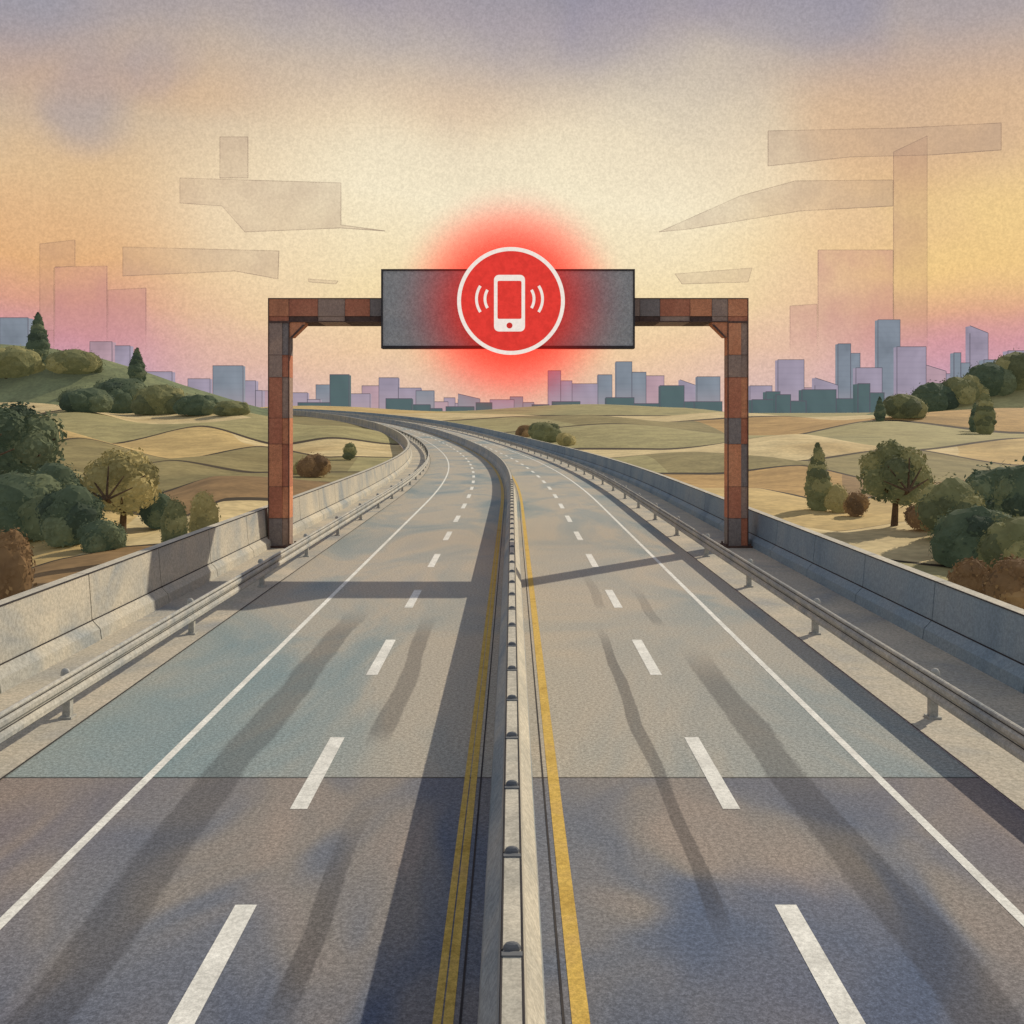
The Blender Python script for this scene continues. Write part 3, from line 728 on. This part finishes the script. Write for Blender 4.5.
for i,(nm,cat,pts,mt,lab) in enumerate(GH):
    d=2600+i*12
    P_=[px(x,y,d) for x,y in pts]; cxm=sum(p.x for p in P_)/len(P_); zm=min(p.z for p in P_)
    t=empty(nm,(cxm,d,zm)); tag(t,lab,cat)
    mb=MB(); mb.prism([(p.x-cxm,p.z-zm) for p in P_],0,4); mb.build('body',mt,t)
    mb=MB(); n=len(P_)
    for k in range(n):
        a=P_[k];b=P_[(k+1)%n]; mb.tube((a.x-cxm,-1,a.z-zm),(b.x-cxm,-1,b.z-zm),1.1,1.1,4)
    mb.build('outline',VLF if nm=='haze_tower' and i!=1 else VL,t)
# ------------------------------------------------------------------ world
w=bpy.data.worlds.new('World'); scene.world=w; w.use_nodes=True; N=NT(w.node_tree)
tc=N.new('ShaderNodeTexCoord'); D=tc.outputs['Generated']; sp=N.new('ShaderNodeSeparateXYZ'); N.l.new(D,sp.inputs[0])
az=N.math('ARCTAN2',sp.outputs[0],sp.outputs[1]); aaz=N.math('ABSOLUTE',az)
n1=N.noise(D,3.2,2,.45,.3); n2=N.noise(D,7.5,3,.5,.2); n3=N.noise(D,2.1,2,.5,.3)
el=N.math('ADD',sp.outputs[2],N.math('MULTIPLY',N.math('SUBTRACT',n1,0.5),0.14))
el=N.math('ADD',el,N.math('MULTIPLY',N.math('SUBTRACT',n2,0.5),0.07))
el=N.math('MULTIPLY',el,N.step(sp.outputs[2],-0.02,0.16,0.4,1.0))
pos=N.math('DIVIDE',el,0.6,clamp=True)
side=N.ramp(pos,[(0,lin((186,166,186))),(.05,lin((200,154,176))),(.11,lin((210,150,158))),(.17,lin((220,160,136))),(.26,lin((230,178,126))),(.38,lin((226,190,146))),(.48,lin((208,184,156))),(.58,lin((176,164,162))),(.68,lin((148,144,160))),(.85,lin((116,126,152))),(1,lin((112,124,152)))])
cen=N.ramp(pos,[(0,lin((228,192,176))),(.07,lin((240,204,164))),(.17,lin((246,222,174))),(.34,lin((248,234,202))),(.44,lin((238,222,192))),(.53,lin((208,194,176))),(.64,lin((172,162,166))),(.8,lin((120,126,150))),(1,lin((112,124,152)))])
sf=N.step(N.math('ADD',aaz,N.math('MULTIPLY',N.math('SUBTRACT',n3,0.5),0.3)),0.12,0.42)
c=N.mix(sf,cen,side)
n4=N.noise(D,5.3,2,.5,.2)
# round blue blooms at the upper left
for (bx,by_,br,am) in ((-0.425,0.325,0.075,0.5),(-0.36,0.345,0.05,0.35),(-0.5,0.40,0.12,0.4),(0.30,0.40,0.10,0.2)):
    dx=N.math('SUBTRACT',N.math('DIVIDE',sp.outputs[0],N.math('MAXIMUM',sp.outputs[1],0.05)),bx); dz=N.math('SUBTRACT',N.math('DIVIDE',sp.outputs[2],N.math('MAXIMUM',sp.outputs[1],0.05)),by_)
    rr=N.math('SQRT',N.math('ADD',N.math('MULTIPLY',dx,dx),N.math('MULTIPLY',dz,dz))); rr=N.math('ADD',rr,N.math('MULTIPLY',N.math('SUBTRACT',n2,0.5),0.12))
    c=N.mix(N.step(rr,br,br*0.25,0,am),c,lin((140,148,170)))
bl=N.math('MULTIPLY',N.step(n4,0.50,0.62),N.step(sp.outputs[2],0.29,0.36)); c=N.mix(N.math('MULTIPLY',bl,0.3),c,lin((140,138,162)))
rf=N.math('MULTIPLY',N.step(az,0.14,0.34),N.math('MULTIPLY',N.step(sp.outputs[2],0.08,0.14),N.step(sp.outputs[2],0.25,0.18))); c=N.mix(N.math('MULTIPLY',rf,N.step(n4,0.38,0.6,0.1,0.6)),c,lin((248,214,138)))
oc=N.math('MULTIPLY',N.step(n3,0.50,0.60),N.math('MULTIPLY',N.step(sp.outputs[2],0.15,0.22),N.step(sp.outputs[2],0.36,0.28))); c=N.mix(N.math('MULTIPLY',oc,0.28),c,lin((230,172,116)))
bk=N.step(aaz,0.9,1.9); c=N.mix(N.math('MULTIPLY',bk,0.9),c,lin((188,196,212)))
c=grain(N,D,c,(300,520),0.06)
sky=N.new('ShaderNodeTexSky',sky_type='NISHITA'); sky.sun_disc=False
SUN=Vector((1.09,1.11,1.0)).normalized()
sky.sun_elevation=math.asin(SUN.z); sky.sun_rotation=math.atan2(SUN.x,SUN.y)
sm=N.new('ShaderNodeVectorMath',operation='SCALE'); N.l.new(sky.outputs[0],sm.inputs[0]); sm.inputs['Scale'].default_value=0.06
c=N.mix(0.04,c,sm.outputs[0])
bg=N.new('ShaderNodeBackground'); N.set(bg.inputs[0],c); bg.inputs[1].default_value=1.0
o=N.new('ShaderNodeOutputWorld'); N.l.new(bg.outputs[0],o.inputs[0])
try:
    w.cycles.sampling_method='MANUAL'; w.cycles.sample_map_resolution=256
except Exception: pass
# ------------------------------------------------------------------ sun, camera
L=bpy.data.lights.new('Sun','SUN'); L.energy=3.9; L.angle=R_(0.5); L.color=(1,0.89,0.72)
so=bpy.data.objects.new('Sun',L); col.objects.link(so); so.rotation_euler=SUN.to_track_quat('Z','Y').to_euler(); so.location=(100,100,100)
cd=bpy.data.cameras.new('Camera'); co=bpy.data.objects.new('Camera',cd); col.objects.link(co)
cd.sensor_width=36; cd.lens=36*F/1024; co.location=CAM; co.rotation_euler=(R_(90),0,0); cd.shift_y=-(512-HY)/1024; cd.clip_end=20000; cd.clip_start=0.3
scene.camera=co
scene.view_settings.view_transform='Standard'; scene.view_settings.look='None'; scene.view_settings.exposure=0
